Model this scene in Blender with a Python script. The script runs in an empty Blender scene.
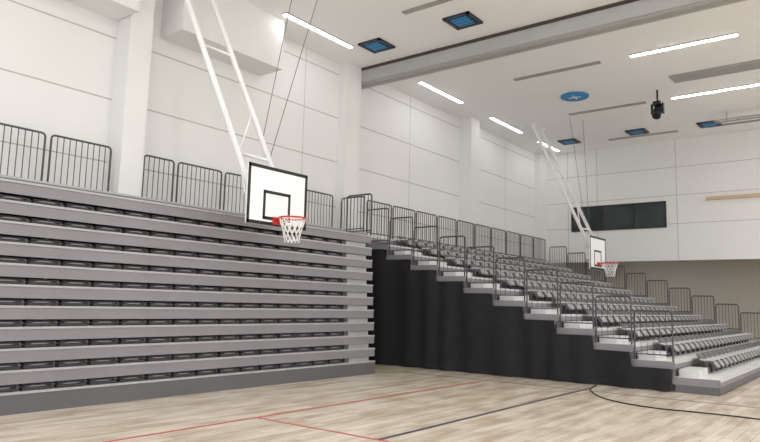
import bpy, math, random
from mathutils import Vector, Matrix
random.seed(4)
scene = bpy.context.scene
COL = scene.collection

# ------------------------------------------------------------ materials
def nodes_of(name):
    m = bpy.data.materials.new(name); m.use_nodes = True
    nt = m.node_tree
    return m, nt, nt.nodes['Principled BSDF']
def S(r, g, b):
    f = lambda c: ((c/255)/12.92 if c/255 <= .04045 else (((c/255)+.055)/1.055)**2.4)
    return (f(r), f(g), f(b), 1)
def mat(name, col, rough=.6, metal=0, var=.06, scale=3.0, bump=0):
    m, nt, p = nodes_of(name)
    p.inputs['Roughness'].default_value = rough
    p.inputs['Metallic'].default_value = metal
    tc = nt.nodes.new('ShaderNodeTexCoord')
    n = nt.nodes.new('ShaderNodeTexNoise'); n.inputs['Scale'].default_value = scale
    n.inputs['Detail'].default_value = 3
    r = nt.nodes.new('ShaderNodeValToRGB')
    r.color_ramp.elements[0].position = .3; r.color_ramp.elements[1].position = .7
    r.color_ramp.elements[0].color = tuple(c*(1-var) for c in col[:3])+(1,)
    r.color_ramp.elements[1].color = tuple(min(1, c*(1+var)) for c in col[:3])+(1,)
    nt.links.new(tc.outputs['Object'], n.inputs['Vector'])
    nt.links.new(n.outputs['Fac'], r.inputs['Fac'])
    nt.links.new(r.outputs['Color'], p.inputs['Base Color'])
    return m
def emis(name, col, s):
    m, nt, p = nodes_of(name)
    p.inputs['Base Color'].default_value = col
    p.inputs['Emission Color'].default_value = col
    p.inputs['Emission Strength'].default_value = s
    return m

M_wall = mat('wall_paint', S(230, 229, 227), .7, var=.015, scale=.6)
M_joint = mat('wall_joint', S(182, 180, 177), .8)
M_ceil = mat('ceiling_paint', S(243, 242, 241), .8, var=.01, scale=.5)
M_recess = mat('recess_wall_paint', S(184, 178, 168), .8, var=.03, scale=.5)
M_beam = mat('beam_paint', S(176, 176, 176), .5, var=.03)
M_track = mat('track_brown', S(70, 58, 50), .6)
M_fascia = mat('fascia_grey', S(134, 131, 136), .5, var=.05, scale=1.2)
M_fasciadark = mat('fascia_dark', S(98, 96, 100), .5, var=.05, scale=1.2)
M_nose = mat('nosing_light', S(172, 170, 173), .4, var=.05)
M_deck = mat('deck_light', S(220, 220, 218), .45, var=.06, scale=2)
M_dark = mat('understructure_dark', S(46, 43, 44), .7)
M_steel = mat('rail_dark_steel', S(80, 78, 82), .4, .3)
M_seat = mat('seat_charcoal', S(68, 65, 68), .55, var=.15, scale=20)
M_seat2 = mat('seat_grey', S(94, 92, 95), .55, var=.15, scale=20)
M_shell = mat('seat_shell_grey', S(158, 156, 158), .45)
M_shell2 = mat('seat_shell_light', S(208, 207, 207), .45)
M_curtain = mat('curtain_black', S(25, 25, 30), .85, var=.2, scale=6)
M_white = mat('white_enamel', S(236, 235, 234), .4, var=.02)
M_board = mat('board_white', S(244, 244, 244), .3, var=.01)
M_black = mat('black_paint', S(22, 22, 24), .5)
M_red = mat('rim_red', S(205, 60, 45), .4)
M_net = mat('net_cord', S(240, 240, 238), .8)
M_cable = mat('steel_cable', S(110, 108, 106), .4, .5)
M_glass = mat('tinted_glass', S(42, 50, 52), .12, var=.3, scale=1.2)
M_fix = mat('fixture_grey', S(160, 157, 152), .6)
M_cass = mat('cassette_dark', S(60, 66, 78), .5)
M_blue = mat('filter_blue', S(45, 135, 195), .5)
M_wood = mat('wood_strip', S(205, 178, 145), .5)
M_lred = mat('line_red', S(180, 55, 52), .4)
M_lblk = mat('line_dark', S(50, 50, 78), .4)
M_light = emis('lamp_diffuser', (.98, .99, 1, 1), 80)
M_lightm = emis('lamp_diffuser_soft', (.98, .99, 1, 1), 26)
M_lightw = emis('lamp_diffuser_dimmed', (.98, .99, 1, 1), 15)

def floor_mat():
    m, nt, p = nodes_of('maple_floor')
    L = nt.links
    tc = nt.nodes.new('ShaderNodeTexCoord')
    mp = nt.nodes.new('ShaderNodeMapping'); mp.inputs['Rotation'].default_value = (0, 0, math.pi/2)
    L.new(tc.outputs['Object'], mp.inputs['Vector'])
    br = nt.nodes.new('ShaderNodeTexBrick')
    br.inputs['Color1'].default_value = S(234, 224, 208)
    br.inputs['Color2'].default_value = S(212, 199, 180)
    br.inputs['Mortar'].default_value = S(184, 169, 148)
    br.inputs['Scale'].default_value = 1
    br.inputs['Mortar Size'].default_value = .004
    br.inputs['Brick Width'].default_value = 1.9
    br.inputs['Row Height'].default_value = .16
    L.new(mp.outputs['Vector'], br.inputs['Vector'])
    mp2 = nt.nodes.new('ShaderNodeMapping'); mp2.inputs['Scale'].default_value = (3, .7, 1)
    L.new(tc.outputs['Object'], mp2.inputs['Vector'])
    n = nt.nodes.new('ShaderNodeTexNoise'); n.inputs['Scale'].default_value = 1.6; n.inputs['Detail'].default_value = 6
    L.new(mp2.outputs['Vector'], n.inputs['Vector'])
    r = nt.nodes.new('ShaderNodeValToRGB')
    r.color_ramp.elements[0].position = .35; r.color_ramp.elements[0].color = (.68, .61, .53, 1)
    r.color_ramp.elements[1].position = .58; r.color_ramp.elements[1].color = (1, 1, 1, 1)
    L.new(n.outputs['Fac'], r.inputs['Fac'])
    mx = nt.nodes.new('ShaderNodeMix'); mx.data_type = 'RGBA'; mx.blend_type = 'MULTIPLY'
    mx.inputs['Factor'].default_value = .75
    L.new(br.outputs['Color'], mx.inputs['A']); L.new(r.outputs['Color'], mx.inputs['B'])
    L.new(mx.outputs['Result'], p.inputs['Base Color'])
    p.inputs['Roughness'].default_value = .24
    return m
M_floor = floor_mat()

# ------------------------------------------------------------ mesh builder
class MB:
    def __init__(s): s.v = []; s.f = []; s.m = []; s.mats = []; s.smooth = []
    def mi(s, m):
        if m not in s.mats: s.mats.append(m)
        return s.mats.index(m)
    def box(s, x0, x1, y0, y1, z0, z1, m):
        b = len(s.v); i = s.mi(m)
        x0, x1 = min(x0, x1), max(x0, x1); y0, y1 = min(y0, y1), max(y0, y1); z0, z1 = min(z0, z1), max(z0, z1)
        s.v += [(x0,y0,z0),(x1,y0,z0),(x1,y1,z0),(x0,y1,z0),(x0,y0,z1),(x1,y0,z1),(x1,y1,z1),(x0,y1,z1)]
        for q in [(0,3,2,1),(4,5,6,7),(0,1,5,4),(1,2,6,5),(2,3,7,6),(3,0,4,7)]:
            s.f.append(tuple(b+k for k in q)); s.m.append(i); s.smooth.append(False)
        return s
    def tube(s, pts, r, m, n=6, closed=False):
        pts = [Vector(p) for p in pts]; N = len(pts); i = s.mi(m); b = len(s.v)
        for k, p in enumerate(pts):
            if closed: d = pts[(k+1) % N]-pts[k-1]
            else: d = pts[min(k+1, N-1)]-pts[max(k-1, 0)]
            d.normalize()
            ref = Vector((0, 0, 1)) if abs(d.z) < .9 else Vector((1, 0, 0))
            a = d.cross(ref).normalized(); c = d.cross(a).normalized()
            for j in range(n):
                t = 2*math.pi*j/n
                s.v.append(tuple(p+a*math.cos(t)*r+c*math.sin(t)*r))
        for k in range(N if closed else N-1):
            k2 = (k+1) % N
            for j in range(n):
                j2 = (j+1) % n
                s.f.append((b+k*n+j, b+k*n+j2, b+k2*n+j2, b+k2*n+j)); s.m.append(i); s.smooth.append(True)
        if not closed:
            s.f.append(tuple(b+j for j in range(n))); s.m.append(i); s.smooth.append(False)
            s.f.append(tuple(b+(N-1)*n+j for j in range(n))[::-1]); s.m.append(i); s.smooth.append(False)
        return s
    def prism(s, prof, y0, y1, m, smooth=False):
        b = len(s.v); n = len(prof); i = s.mi(m)
        for (x, z) in prof: s.v.append((x, y0, z))
        for (x, z) in prof: s.v.append((x, y1, z))
        for j in range(n):
            j2 = (j+1) % n
            s.f.append((b+j, b+j2, b+n+j2, b+n+j)); s.m.append(i); s.smooth.append(smooth)
        s.f.append(tuple(b+j for j in range(n))[::-1]); s.m.append(i); s.smooth.append(False)
        s.f.append(tuple(b+n+j for j in range(n))); s.m.append(i); s.smooth.append(False)
        return s
    def build(s, name, loc=(0, 0, 0), parent=None, **props):
        me = bpy.data.meshes.new(name)
        me.from_pydata([(v[0]-loc[0], v[1]-loc[1], v[2]-loc[2]) for v in s.v], [], s.f)
        for m in s.mats: me.materials.append(m)
        me.polygons.foreach_set('material_index', s.m)
        me.polygons.foreach_set('use_smooth', s.smooth)
        me.update()
        o = bpy.data.objects.new(name, me); COL.objects.link(o)
        if parent:
            o.parent = parent
            o.location = Vector(loc)-Vector(parent['wloc'])
        else: o.location = loc
        o['wloc'] = list(loc)
        for k, v in props.items(): o[k] = v
        return o
def empty(name, loc, **props):
    o = bpy.data.objects.new(name, None); COL.objects.link(o); o.location = loc
    o.empty_display_size = .2; o['wloc'] = list(loc)
    for k, v in props.items(): o[k] = v
    return o
def copy_tree(src, loc, **props):
    kids = list(src.children)
    c = src.copy(); COL.objects.link(c); c.location = loc; c['wloc'] = list(loc)
    for k in kids:
        kc = k.copy(); COL.objects.link(kc); kc.parent = c
    for k, v in props.items(): c[k] = v
    return c

WX = -12.2; FY = 27.7; CZ = 8.5; RX = 14.0; BY = -4.0
# ------------------------------------------------------------ room shell
MB().box(WX-.3, RX, BY, 31.0, -.2, 0, M_floor).build('floor', kind='structure', label='pale maple plank sports floor')
MB().box(WX-.3, RX, BY, 31.0, CZ, CZ+.2, M_ceil).build('ceiling', kind='structure', label='flat white painted sports hall ceiling')
w = MB(); w.box(WX-.25, WX, BY, 31.0, 0, CZ, M_wall)
for z in (4.28, 5.57, 6.86, 8.15):
    w.box(WX-.01, WX+.004, BY, FY, z-.013, z+.013, M_joint)
for y in (3.4, 12.3, 17.3, 24.2):
    w.box(WX-.01, WX+.004, y-.007, y+.007, 0, CZ, M_joint)
w.build('wall_left', kind='structure', label='white panelled hall wall with thin joints')
w = MB(); w.box(WX, RX, FY, FY+.25, 3.58, CZ, M_wall)
for z in (5.05, 6.2, 7.35):
    w.box(WX, RX, FY-.004, FY+.01, z-.011, z+.011, M_joint)
for x in (-10.9, -9.6, -6.4, -3.0, 0, 3):
    w.box(x-.011, x+.011, FY-.004, FY+.01, 3.6, CZ, M_joint)
w.build('wall_far', kind='structure', label='white panelled upper end wall above an open recess')
MB().box(WX, RX, 30.8, 31.0, 0, 4.0, M_recess).build('wall_recess', kind='structure', label='beige wall at the back of the recess')
MB().box(WX, RX, FY+.25, 30.8, 4.0, 4.15, M_recess).build('trim_1', kind='structure', label='lowered ceiling over the recess')
w = MB(); w.box(-10.7, -6.85, FY-.02, FY+.02, 4.95, 5.95, M_glass)
w.box(-10.74, -6.81, FY-.05, FY-.015, 4.91, 4.96, M_black).box(-10.74, -6.81, FY-.05, FY-.015, 5.94, 5.99, M_black)
for x in (-10.72, -9.4, -8.1, -6.83): w.box(x-.025, x+.025, FY-.05, FY-.015, 4.93, 5.97, M_black)
w.build('window_1', kind='structure', label='dark tinted control room window band')
MB().box(-5.3, 2, FY-.12, FY, 5.9, 6.02, M_wood).build('trim_2', kind='structure', label='pale wooden strip on the end wall')

PIL = [(6.8, 7.3, .5), (13.7, 14.35, .3), (20.5, 21.1, .5), (27.1, 27.7, .3), (-.1, .4, .5)]
for (y0, y1, d) in PIL:
    MB().box(WX, WX+d, y0, y1, 0, CZ, M_wall).build('pillar', loc=(WX, y0, 0), label='white square concrete pillar against the panelled wall', category='pillar', group='white wall pillars')
MB().box(WX, -11.4, 7.8, 10.7, 7.23, CZ, M_wall).build('ventilation_box', loc=(WX, 7.8, 7.23), label='white boxed ventilation casing under the ceiling by the wall', category='duct')
MB().box(WX, -11.4, 3.9, 6.78, 7.23, CZ, M_wall).build('ventilation_box', loc=(WX, 3.9, 7.23), label='white boxed ventilation casing beside the wall pillar', category='duct')
b = empty('partition_beam', (0, 14.5, 8.0), label='light grey ceiling beam of the hall partition', category='beam')
MB().box(WX, RX, 14.37, 14.75, 8.02, 8.5, M_beam).box(WX, RX, 14.48, 14.64, 8.0, 8.03, M_fix).build('beam_casing', loc=(0, 14.5, 8.0), parent=b)
MB().box(WX, RX, 14.32, 14.37, 8.43, 8.5, M_track).box(WX, RX, 14.34, 14.38, 8.04, 8.07, M_fix).build('edge_track', loc=(0, 14.28, 8.04), parent=b, label='dark brown edge profile')

# ------------------------------------------------------------ ceiling lamps
def lamp(cx, cy, along, lit, L=2.6, wd=.12, cz=CZ, mt=None):
    o = empty('linear_ceiling_lamp', (cx, cy, cz), label=('lit' if lit else 'unlit grey')+' long linear lamp under the white ceiling', category='lamp', group='linear ceiling lamps')
    hx, hy = (L/2, wd/2) if along == 'x' else (wd/2, L/2)
    e = .02
    MB().box(cx-hx-e, cx+hx+e, cy-hy-e, cy+hy+e, cz-.03, cz, M_fix).build('housing', loc=(cx, cy, cz-.02), parent=o)
    MB().box(cx-hx, cx+hx, cy-hy, cy+hy, cz-.04, cz-.03, (mt or M_light) if lit else M_fix).build('diffuser', loc=(cx, cy, cz-.035), parent=o)
for y in (11.65, 17.5, 22.15, 26.1, 4.0, .5): lamp(-11.1, y, 'y', True, 2.5 if y < 26 else 2.0, mt=M_lightw)
for y in (17.7, 22.1):
    lamp(-3.85, y, 'x', True, mt=M_lightm); lamp(-7.3, y, 'x', False)
    lamp(1.5, y, 'x', True); lamp(6.5, y, 'x', True)
lamp(-7.4, 12.0, 'x', False); lamp(-7.3, 26.4, 'x', False); lamp(-3.6, 26.4, 'x', False)
for y in (-1, 3.5, 7.7):
    for x in (-5.5, 1.5, 7): lamp(x, y, 'x', True)
for x in (1.5, 7): lamp(x, 12.0, 'x', True)
for x in (1.5, 7): lamp(x, 25.6, 'x', True)
for x in (-8, 0): lamp(x, 28.3, 'x', True, 2.2, .08, 4.0, M_lightm)  # added lamps, hidden above the wall edge, to brighten the recess

def cassette(cx, cy, rnd=False):
    o = empty('ceiling_vent', (cx, cy, CZ), label=('round bright blue' if rnd else 'square dark')+' ceiling air diffuser with blue centre', category='vent', group='ceiling air diffusers')
    m = MB()
    if rnd:
        P = [(cx+.42*math.cos(t*math.pi/10), cy+.42*math.sin(t*math.pi/10), CZ-.03) for t in range(20)]
        m.tube(P, .035, M_blue, 6, True).build('ring', loc=(cx, cy, CZ-.03), parent=o)
        m = MB()
        i = m.mi(M_blue)
        for z in (CZ-.05, CZ):
            for t in range(20): m.v.append((cx+.4*math.cos(t*math.pi/10), cy+.4*math.sin(t*math.pi/10), z))
        m.f.append(tuple(range(20))[::-1]); m.m.append(i); m.smooth.append(False)
        for t in range(20): m.f.append((t, (t+1) % 20, 20+(t+1) % 20, 20+t)); m.m.append(i); m.smooth.append(False)
        m.box(cx-.2, cx+.2, cy-.02, cy+.02, CZ-.07, CZ-.04, M_white).box(cx-.02, cx+.02, cy-.2, cy+.2, CZ-.07, CZ-.04, M_white)
        m.build('plate', loc=(cx, cy, CZ-.05), parent=o)
    else:
        h = .36
        for a, b2, c, d in ((-h, h, -h, -h+.08), (-h, h, h-.08, h), (-h, -h+.08, -h, h), (h-.08, h, -h, h)):
            m.box(cx+a, cx+b2, cy+c, cy+d, CZ-.05, CZ, M_cass)
        m.box(cx-h, cx+h, cy-h, cy+h, CZ-.02, CZ, M_cass)
        m.build('frame', loc=(cx, cy, CZ-.03), parent=o)
        m = MB().box(cx-.22, cx+.22, cy-.22, cy+.22, CZ-.06, CZ-.02, M_blue)
        for k in range(-1, 2): m.box(cx-.27, cx+.27, cy+k*.15-.012, cy+k*.15+.012, CZ-.065, CZ-.03, M_cass)
        m.build('grille', loc=(cx, cy, CZ-.04), parent=o)
for c in [(-7.77, 13.16), (-10.46, 13.2), (-7.3, 25.7), (-4.8, 26.0), (-10.07, 25.8)]: cassette(*c)
cassette(-7.68, 20.2, True)
m = MB().box(-4.7, 0, 19.9, 20.6, CZ-.04, CZ, M_fix)
for k in range(8): m.box(-4.65, -.05, 19.94+k*.085, 19.97+k*.085, CZ-.05, CZ-.03, M_beam)
m.build('ceiling_panel', loc=(-2.3, 20.2, CZ-.04), label='long grey slotted ventilation panel under ceiling', category='vent')
o = empty('stage_spotlight', (-5.34, 21.06, CZ), label='black moving spotlight hanging from the ceiling', category='spotlight')
MB().tube([(-5.34, 21.06, CZ), (-5.34, 21.06, 8.05)], .03, M_black, 8).box(-5.46, -5.22, 20.96, 21.16, 8.0, 8.12, M_black).build('mount', loc=(-5.34, 21.06, 8.2), parent=o)
MB().box(-5.53, -5.48, 21.0, 21.12, 7.72, 8.05, M_black).box(-5.2, -5.15, 21.0, 21.12, 7.72, 8.05, M_black).build('yoke', loc=(-5.34, 21.06, 7.9), parent=o)
MB().tube([(-5.34, 21.2, 7.95), (-5.34, 21.15, 7.9), (-5.34, 20.95, 7.7), (-5.34, 20.88, 7.6)], .13, M_black, 12).build('lamp_head', loc=(-5.34, 21.06, 7.8), parent=o)
m = MB().tube([(-4.4, 24.6, 8.2), (1, 24.6, 8.2)], .03, M_fix, 6).tube([(-4.4, 24.9, 8.2), (1, 24.9, 8.2)], .03, M_fix, 6)
for k in range(8): m.tube([(-4.3+k*.65, 24.6, 8.2), (-4.3+k*.65, 24.9, 8.2)], .02, M_fix, 6)
for k in range(3): m.tube([(-4+k*2, 24.75, 8.2), (-4+k*2, 24.75, CZ)], .02, M_fix, 6)
m.build('ceiling_truss', loc=(-4, 24.75, 8.2), label='grey pipe truss hung under the ceiling', category='truss')

# ------------------------------------------------------------ stands
RISE = .29
st1 = empty('telescopic_bleacher', (-10.8, 6, 0), label='retracted telescopic bleacher, stacked grey tiers against white wall', category='bleachers')
Y0, Y1 = .5, 12.1
def segs(a, b):
    out = []; c = a
    for p0, p1, d in sorted(PIL):
        if p1 <= c or p0 >= b: continue
        if p0 > c: out.append((c, p0-.02))
        c = p1+.02
    if c < b: out.append((c, b))
    return out
def F1(k): return -9.4-.02*(k-1)
XB = -11.66
for k in range(1, 12):
    z = RISE*k; f = F1(k); m = MB()
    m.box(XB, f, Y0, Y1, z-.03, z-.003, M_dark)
    m.box(XB, f-.02, Y0, Y1, z-.01, z, M_deck)
    zb = 0 if k == 1 else z-.185
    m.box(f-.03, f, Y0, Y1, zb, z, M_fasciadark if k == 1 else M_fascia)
    m.box(f-.04, f+.012, Y0, Y1, z-.028, z+.004, M_nose)
    if k > 1:
        yy = Y1-.05
        m.box(f-.5, f-.03, yy, Y1, zb, z-.03, M_fascia)
        for yb in (4.55, 7.1, 9.65, 11.15):
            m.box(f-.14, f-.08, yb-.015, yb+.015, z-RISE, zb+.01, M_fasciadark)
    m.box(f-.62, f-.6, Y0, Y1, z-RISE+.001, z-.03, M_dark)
    m.build('tier', loc=(f, 6, z), parent=st1)
m = MB()
m.box(XB, -11.0, Y0, 13.65, 11*RISE+.12, 12*RISE, M_fascia).box(XB, -10.98, Y0, 13.65, 12*RISE-.03, 12*RISE+.003, M_nose)
m.box(XB, -11.05, Y0, 13.65, 11*RISE+.0, 11*RISE+.12, M_dark)
for a, b_ in segs(Y0, 13.65): m.box(-12.17, XB, a, b_, 12*RISE-.06, 12*RISE+.003, M_nose)
m.build('rear_platform', loc=(-11.5, 6, 3.3), parent=st1)
m = MB()
for y in (12.15, 13.55):
    for x in (-12.05, -11.1): m.box(x-.04, x+.04, y-.04, y+.04, 0, 3.2, M_dark)
m.build('support_post', loc=(-11.5, 12.8, 0), parent=st1)
for k in range(1, 11):
    f = F1(k+1)
    MB().box(f-.4, f-.05, 11.25, 11.95, RISE*k, RISE*k+.1, M_nose).build('aisle_step', loc=(f-.2, 11.6, RISE*k), parent=st1)

def folded_seat(loc):
    x, y, z = loc; m = MB()
    def pad(xf, z0, z1, w, mt):
        r = (z1-z0)/2; P = [(xf-.42, z0), (xf-r, z0)]
        for t in range(-3, 4):
            a = t*math.pi/7; P.append((xf-r+r*math.cos(a), (z0+z1)/2+r*math.sin(a)))
        P += [(xf-r, z1), (xf-.42, z1)]
        m.prism([(x+p, z+q) for p, q in P], y-w, y+w, mt)
    pad(0, .005, .045, .21, M_seat)
    pad(-.02, .05, .09, .20, M_seat)
    arc = []
    for t in range(9):
        s_ = -1+2*t/8
        arc.append((x-.01-.10*s_*s_, y+s_*.225, z+.055-.012*s_*s_))
    m.tube(arc, .010, M_shell, 6)
    for sgn in (-1, 1): m.box(x-.3, x-.09, y+sgn*.232-.008, y+sgn*.232+.008, z, z+.08, M_shell)
    return m.build('folded_seat', loc=loc, label='folded charcoal bleacher seat with pale curved edge', category='seat', group='folded seats in the retracted bleacher')
proto = folded_seat((F1(1)-.07, 2.1, RISE+.001))
for k in range(1, 11):
    for j in range(19):
        y = 2.1+.485*j
        if k == 1 and j == 0: continue
        c = proto.copy(); COL.objects.link(c)
        c.location = (F1(k)-.07, y, RISE*k+.001)

# extended stand
st2 = empty('telescopic_bleacher', (-7, 20, 0), label='extended telescopic bleacher with rows of grey seats and pale treads', category='bleachers')
A0, A1 = 14.1, 26.8
RUN = .80
def F2(k): return -2.6-RUN*(k-1)
for k in range(1, 13):
    z = RISE*k; f = F2(k); bk = f-RUN-.05 if k < 12 else -11.66
    if k == 11: bk = f-RUN
    m = MB()
    m.box(bk, f, A0, A1, z-.05, z, M_deck)
    if k == 12:
        for a, b_ in segs(A0, A1): m.box(-12.17, bk, a, b_, z-.05, z, M_deck)
    m.box(f-.02, f+.01, A0, A1, z-.13, z+.003, M_fascia)
    m.box(f-.03, f+.015, A0, A1, z-.04, z+.006, M_shell2)
    if k == 1: m.box(f-.04, f-.0, A0, A1, 0.02, z-.1, M_fasciadark)
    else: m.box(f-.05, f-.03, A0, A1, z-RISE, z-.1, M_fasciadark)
    if k < 12: m.box(bk, f, A0-.012, A0, z-.14, z+.003, M_fascia)
    if k == 1: m.box(bk+.05, f, A0-.01, A0+.02, 0, z-.1, M_fasciadark)
    m.build('tier', loc=(f, 20, z), parent=st2)
for k in range(2, 12):
    f = F2(k)
    MB().box(f+.016, f+.38, 14.35, 15.2, RISE*(k-1), RISE*(k-1)+.145, M_shell2).build('aisle_step', loc=(f+.2, 14.75, RISE*(k-1)), parent=st2)
m = MB()
for x in [F2(k)-.4 for k in (3, 5, 7, 9, 11)]:
    for y in (15, 18, 21, 24, 26.6):
        m.box(x-.04, x+.04, y-.04, y+.04, 0, (-2.6-x)/RUN*RISE-.1, M_dark)
m.build('support_post', loc=(-7, 20, 0), parent=st2)

def tip_seat(loc):
    x, y, z = loc; m = MB()
    def rpanel(xb, tilt, z0, z1, hw, th, mt, rc=.05):
        P = []
        for cy, cz, a0 in ((hw-rc, z1-rc, 0), (-hw+rc, z1-rc, 90), (-hw+rc, z0+rc, 180), (hw-rc, z0+rc, 270)):
            for t in range(4):
                a = math.radians(a0+t*30); P.append((cy+rc*math.cos(a), cz+rc*math.sin(a)))
        b0 = len(m.v); i = m.mi(mt); n = len(P)
        for off in (0, -th):
            for (yy, zz) in P: m.v.append((x+xb+off-tilt*(zz-z0), y+yy, z+zz))
        m.f.append(tuple(b0+q for q in range(n))); m.m.append(i); m.smooth.append(False)
        m.f.append(tuple(b0+n+q for q in range(n))[::-1]); m.m.append(i); m.smooth.append(False)
        for q in range(n):
            q2 = (q+1) % n
            m.f.append((b0+q, b0+n+q, b0+n+q2, b0+q2)); m.m.append(i); m.smooth.append(False)
    rpanel(0, .9, .20, .40, .22, .035, M_seat2)
    rpanel(.19, .6, .11, .26, .205, .04, M_seat2)
    rpanel(.205, .6, .13, .25, .17, .012, M_shell)
    for sgn in (-1, 1):
        m.box(x-.02, x+.03, y+sgn*.232-.012, y+sgn*.232+.012, z, z+.25, M_steel)
        m.box(x-.12, x+.17, y+sgn*.232-.016, y+sgn*.232+.016, z+.27, z+.30, M_shell2)
    m.box(x-.01, x+.03, y-.23, y+.23, z+.16, z+.20, M_steel)
    return m.build('bleacher_seat', loc=loc, label='low tip-up charcoal bleacher seat with pale grey shell', category='seat', group='tip-up seats on the extended bleacher')
proto2 = tip_seat((F2(1)-.50, 15.7, RISE+.001))
for k in range(1, 12):
    for j in range(21):
        if k == 1 and j == 0: continue
        c = proto2.copy(); COL.objects.link(c)
        c.location = (F2(k)-.50, 15.7+.51*j, RISE*k+.001)

# ------------------------------------------------------------ curtain
m = MB(); xs = []
x = -11.85
while x < F2(2)-.02: xs.append(x); x += .035
def topz(x):
    k = int((-2.6-x)/RUN)+1
    return RISE*min(k, 12)-.13
rows = 7; ci = m.mi(M_curtain)
for xi in xs:
    tz = topz(xi)
    for r in range(rows+1):
        fr = r/rows; z = .015+(tz-.015)*fr
        amp = .05*(1-.45*fr)
        yy = 13.98+amp*math.sin(xi*9+1.3*math.sin(xi*2.1))+.03*math.sin(xi*3.7+fr*1.5)
        m.v.append((xi, yy, z))
for a in range(len(xs)-1):
    for r in range(rows):
        p = a*(rows+1)+r
        m.f.append((p, p+rows+1, p+rows+2, p+1)); m.m.append(ci); m.smooth.append(True)
m.build('stand_curtain', loc=(-7, 14.0, 0), label='black pleated fabric curtain closing the bleacher side', category='curtain')

# ------------------------------------------------------------ railings
def railing(length, axis, h=1.0):
    def P(t, z): return (t, 0, z) if axis == 'x' else (0, t, z)
    rc = .07; pts = [P(.02, 0), P(.02, h-rc)]
    for a in (30, 60): pts.append(P(.02+rc*(1-math.cos(math.radians(a))), h-rc+rc*math.sin(math.radians(a))))
    pts.append(P(.02+rc, h)); pts.append(P(length-.02-rc, h))
    for a in (30, 60): pts.append(P(length-.02-rc+rc*math.sin(math.radians(a)), h-rc+rc*math.cos(math.radians(a))))
    pts += [P(length-.02, h-rc), P(length-.02, 0)]
    return pts, P
def make_rail(length, axis, loc, label, group, h=1.0, nb=9, rf=.02, rb=.009):
    e = empty('guard_railing', loc, label=label, category='railing', group=group)
    pts, P = railing(length, axis, h)
    T = lambda p: (p[0]+loc[0], p[1]+loc[1], p[2]+loc[2])
    m = MB().tube([T(p) for p in pts], rf, M_steel, 8)
    m.tube([T(P(.02, .12)), T(P(length-.02, .12))], rf*.8, M_steel, 6)
    m.build('frame', loc=loc, parent=e)
    m = MB()
    for i in range(1, nb+1):
        t = .02+(length-.04)*i/(nb+1)
        m.tube([T(P(t, .12)), T(P(t, h))], rb, M_steel, 5)
    m.build('baluster_infill', loc=loc, parent=e)
    return e
PZ = 12*RISE+.003
g = 'railings on the retracted bleacher platform'
r0 = make_rail(1.2, 'y', (-11.85, 4.22, PZ), 'dark steel barred guard railing on rear platform by the wall', g, 1.02)
for y in (2.95, 5.49, 8.2, 9.47, 10.74, 12.01):
    copy_tree(r0, (-11.85, y, PZ))
make_rail(.75, 'y', (-11.85, 7.38, PZ), 'short dark steel barred railing beside the pillar', g, 1.02, 5)
make_rail(.8, 'x', (-10.35, 12.04, 11*RISE+.005), 'dark steel barred side railing at bleacher end', 'side railings on the retracted bleacher', 1.0, 6)
make_rail(.85, 'x', (-11.9, 13.6, PZ), 'dark steel barred side railing at platform end', 'side railings on the retracted bleacher', 1.0, 6)
g = 'rear railings on the extended bleacher'
r1 = make_rail(1.2, 'y', (-11.62, 14.4, PZ), 'dark steel barred guard railing on top tier by the wall', g, 1.05)
for j in range(1, 10):
    copy_tree(r1, (-11.62, 14.4+1.25*j, PZ))
g = 'stepped side railings beside the black curtain'
r2 = make_rail(.78, 'x', (F2(2)-.79, 14.13, RISE*2+.004), 'thin dark steel side railing on a bleacher step', g, 1.0, 5, .018, .006)
for k in range(3, 12): copy_tree(r2, (F2(k)-.79, 14.13, RISE*k+.004))
g = 'stepped side railings at the distant bleacher end'
r3 = make_rail(.78, 'x', (F2(1)-.79, 26.76, RISE+.004), 'dark steel barred side railing near the recess', g, 1.0, 6)
for k in range(2, 12): copy_tree(r3, (F2(k)-.79, 26.76, RISE*k+.004))

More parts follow.
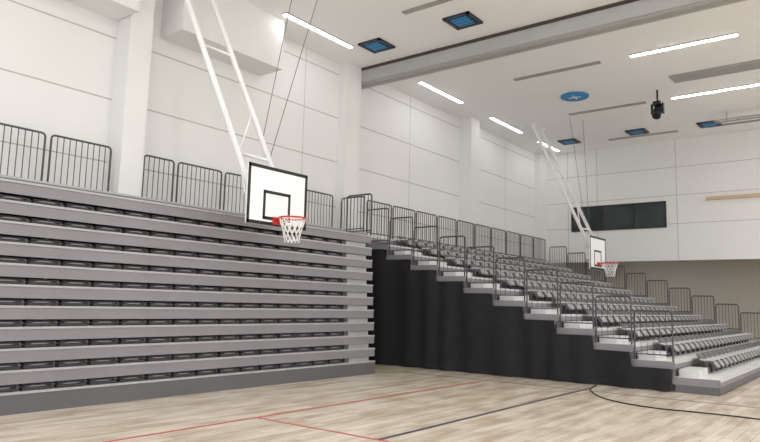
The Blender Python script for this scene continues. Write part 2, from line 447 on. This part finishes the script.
# ------------------------------------------------------------ basketball hoops
def hoop(bx, cy, top_x, tag, ys, dyt, zb=2.92):
    base = (bx, cy, 3.05)
    e = empty('basketball_hoop', base, label=tag, category='basketball hoop')
    hw = .725; z0, z1 = zb, zb+1.05
    m = MB().box(bx-.03, bx, cy-hw, cy+hw, z0, z1, M_board)
    t = .06; e1 = .004
    def rect(ya, yb, za, zb_, w):
        m.box(bx, bx+e1, ya, yb, za, za+w, M_black); m.box(bx, bx+e1, ya, yb, zb_-w, zb_, M_black)
        m.box(bx, bx+e1, ya, ya+w, za, zb_, M_black); m.box(bx, bx+e1, yb-w, yb, za, zb_, M_black)
    rect(cy-hw, cy+hw, z0, z1, t)
    rect(cy-.36, cy+.3, zb+.1, zb+.62, .055)
    m.build('backboard', loc=(bx, cy, 3.4), parent=e, label='white board with black border and target rectangle')
    rx = bx+.38; R_ = .235; z = 3.05
    m = MB().tube([(rx+R_*math.cos(a*math.pi/14), cy+R_*math.sin(a*math.pi/14), z) for a in range(28)], .016, M_red, 8, True)
    m.box(bx, bx+.03, cy-.12, cy+.12, z-.1, z+.03, M_red)
    m.box(bx, rx-R_+.02, cy-.08, cy+.08, z-.01, z+.012, M_red)
    for s_ in (-1, 1):
        m.tube([(bx+.02, cy+s_*.08, z-.1), (bx+.2, cy+s_*.13, z-.01)], .01, M_red, 6)
    m.build('rim', loc=(rx, cy, z), parent=e, label='red steel rim')
    m = MB(); n = 12
    rr = [.235, .205, .175, .15, .135, .13]; zz = [0, -.09, -.18, -.27, -.36, -.43]
    for j in range(n):
        for d in (1, -1):
            P = []
            for q in range(6):
                a = 2*math.pi*(j+d*q*.5)/n
                P.append((rx+rr[q]*math.cos(a), cy+rr[q]*math.sin(a), z+zz[q]))
            m.tube(P, .009, M_net, 5)
    m.build('net', loc=(rx, cy, z-.2), parent=e, label='white cord net')
    m = MB(); dx = top_x-(bx-.1)
    ys = (cy+ys[0], cy+ys[1])
    def pt(y, zq):
        s_ = (zq-3.6)/(CZ-3.6); return (bx-.12+dx*s_, y+dyt*s_, zq)
    for y in ys: m.tube([pt(y, 3.55), pt(y, CZ)], .055, M_white, 10)
    for y in (cy-.5, cy+.4): m.tube([(bx-.08, y, 3.1), (bx-.08, y, 3.9)], .025, M_white, 8)
    for zq in (3.3, 3.8): m.tube([(bx-.08, cy-.6, zq), (bx-.08, cy+.5, zq)], .025, M_white, 8)
    for zq in (4.2, 6.5): m.tube([pt(ys[0], zq), pt(ys[1], zq)], .03, M_white, 8)
    m.tube([pt(ys[0], 4.2), pt(ys[1], 5.2)], .018, M_white, 8)
    for y in ys: m.tube([(bx-.08, y, 3.12), pt(y, 4.2)], .022, M_white, 8)
    for y in ys: m.box(top_x-.1, top_x+.15, y+dyt-.08, y+dyt+.08, CZ-.06, CZ, M_white)
    m.build('support_frame', loc=(top_x, cy, CZ), parent=e, label='white tubular swing frame from ceiling')
    m = MB()
    m.tube([pt(ys[1], 4.2), (bx-1.2, cy+2.1, CZ)], .008, M_cable, 5)
    m.tube([pt(ys[1], 4.6), (bx-1.5, cy+1.6, CZ)], .008, M_cable, 5)
    m.build('stay_cable', loc=(bx-1, cy+1, CZ), parent=e, label='thin steel cable')
    return e
hoop(-8.55, 8.06, -11.25, 'basketball hoop with white board before the retracted bleacher', (-.6, .14), -.03)
hoop(-7.25, 20.9, -10.25, 'basketball hoop with white board above the extended bleacher', (-.5, .3), 2.2, 2.84)

# ------------------------------------------------------------ court lines, cable
def line(x0, x1, y0, y1, m, lab):
    MB().box(x0, x1, y0, y1, .0, .003, m).build('court_line', loc=((x0+x1)/2, (y0+y1)/2, 0), label=lab, category='court marking')
line(-6.99, -6.94, BY, 12.6, M_lred, 'long red painted court line on maple floor')
line(-6.94, 6, 6.32, 6.36, M_lred, 'red painted cross line on maple floor')
line(-4.88, -4.82, 6.36, 13.4, M_lblk, 'long dark painted court line on maple floor')
line(-9.2, 8, 12.9, 12.94, M_lblk, 'thin dark cross line near the bleacher curtain')
ctrl = [(-4.9, 13.9), (-4.73, 13.05), (-4.2, 12.1), (-3.62, 11.63), (-3.0, 11.45), (-2.57, 11.5), (-1.6, 11.5), (-.3, 11.2), (1.5, 11.3)]
P = []
for i in range(len(ctrl)-1):
    p0 = ctrl[max(i-1, 0)]; p1 = ctrl[i]; p2 = ctrl[i+1]; p3 = ctrl[min(i+2, len(ctrl)-1)]
    for t in range(6):
        t /= 6
        P.append(tuple(.5*((2*p1[q])+(-p0[q]+p2[q])*t+(2*p0[q]-5*p1[q]+4*p2[q]-p3[q])*t*t+(-p0[q]+3*p1[q]-3*p2[q]+p3[q])*t**3) for q in (0, 1))+(.014,))
MB().tube(P, .011, M_black, 8).build('floor_cable', loc=(-3, 11.5, 0), label='black electric cable curving across the maple floor', category='cable')

# ------------------------------------------------------------ world + camera
wd = bpy.data.worlds.new('world'); scene.world = wd; wd.use_nodes = True
bg = wd.node_tree.nodes['Background']; bg.inputs['Color'].default_value = (.99, .995, 1, 1); bg.inputs['Strength'].default_value = 1.65

yaw = math.radians(37.7); pitch = math.radians(7.2); roll = .024
F = Vector((-math.sin(yaw)*math.cos(pitch), math.cos(yaw)*math.cos(pitch), math.sin(pitch)))
R = Vector((math.cos(yaw), math.sin(yaw), 0)); U = R.cross(F)
Xc = (R*math.cos(roll)+U*math.sin(roll)); Yc = (U*math.cos(roll)-R*math.sin(roll))
cam = bpy.data.cameras.new('camera'); co = bpy.data.objects.new('camera', cam); COL.objects.link(co)
cam.sensor_width = 36; cam.lens = 36*653/760; cam.clip_end = 200
mw = Matrix((Xc, Yc, -F)).transposed().to_4x4(); mw.translation = Vector((0, 0, 1.6))
co.matrix_world = mw
scene.camera = co
for o in bpy.data.objects:
    if 'wloc' in o: del o['wloc']
scene.view_settings.view_transform = 'Standard'
scene.view_settings.exposure = 0
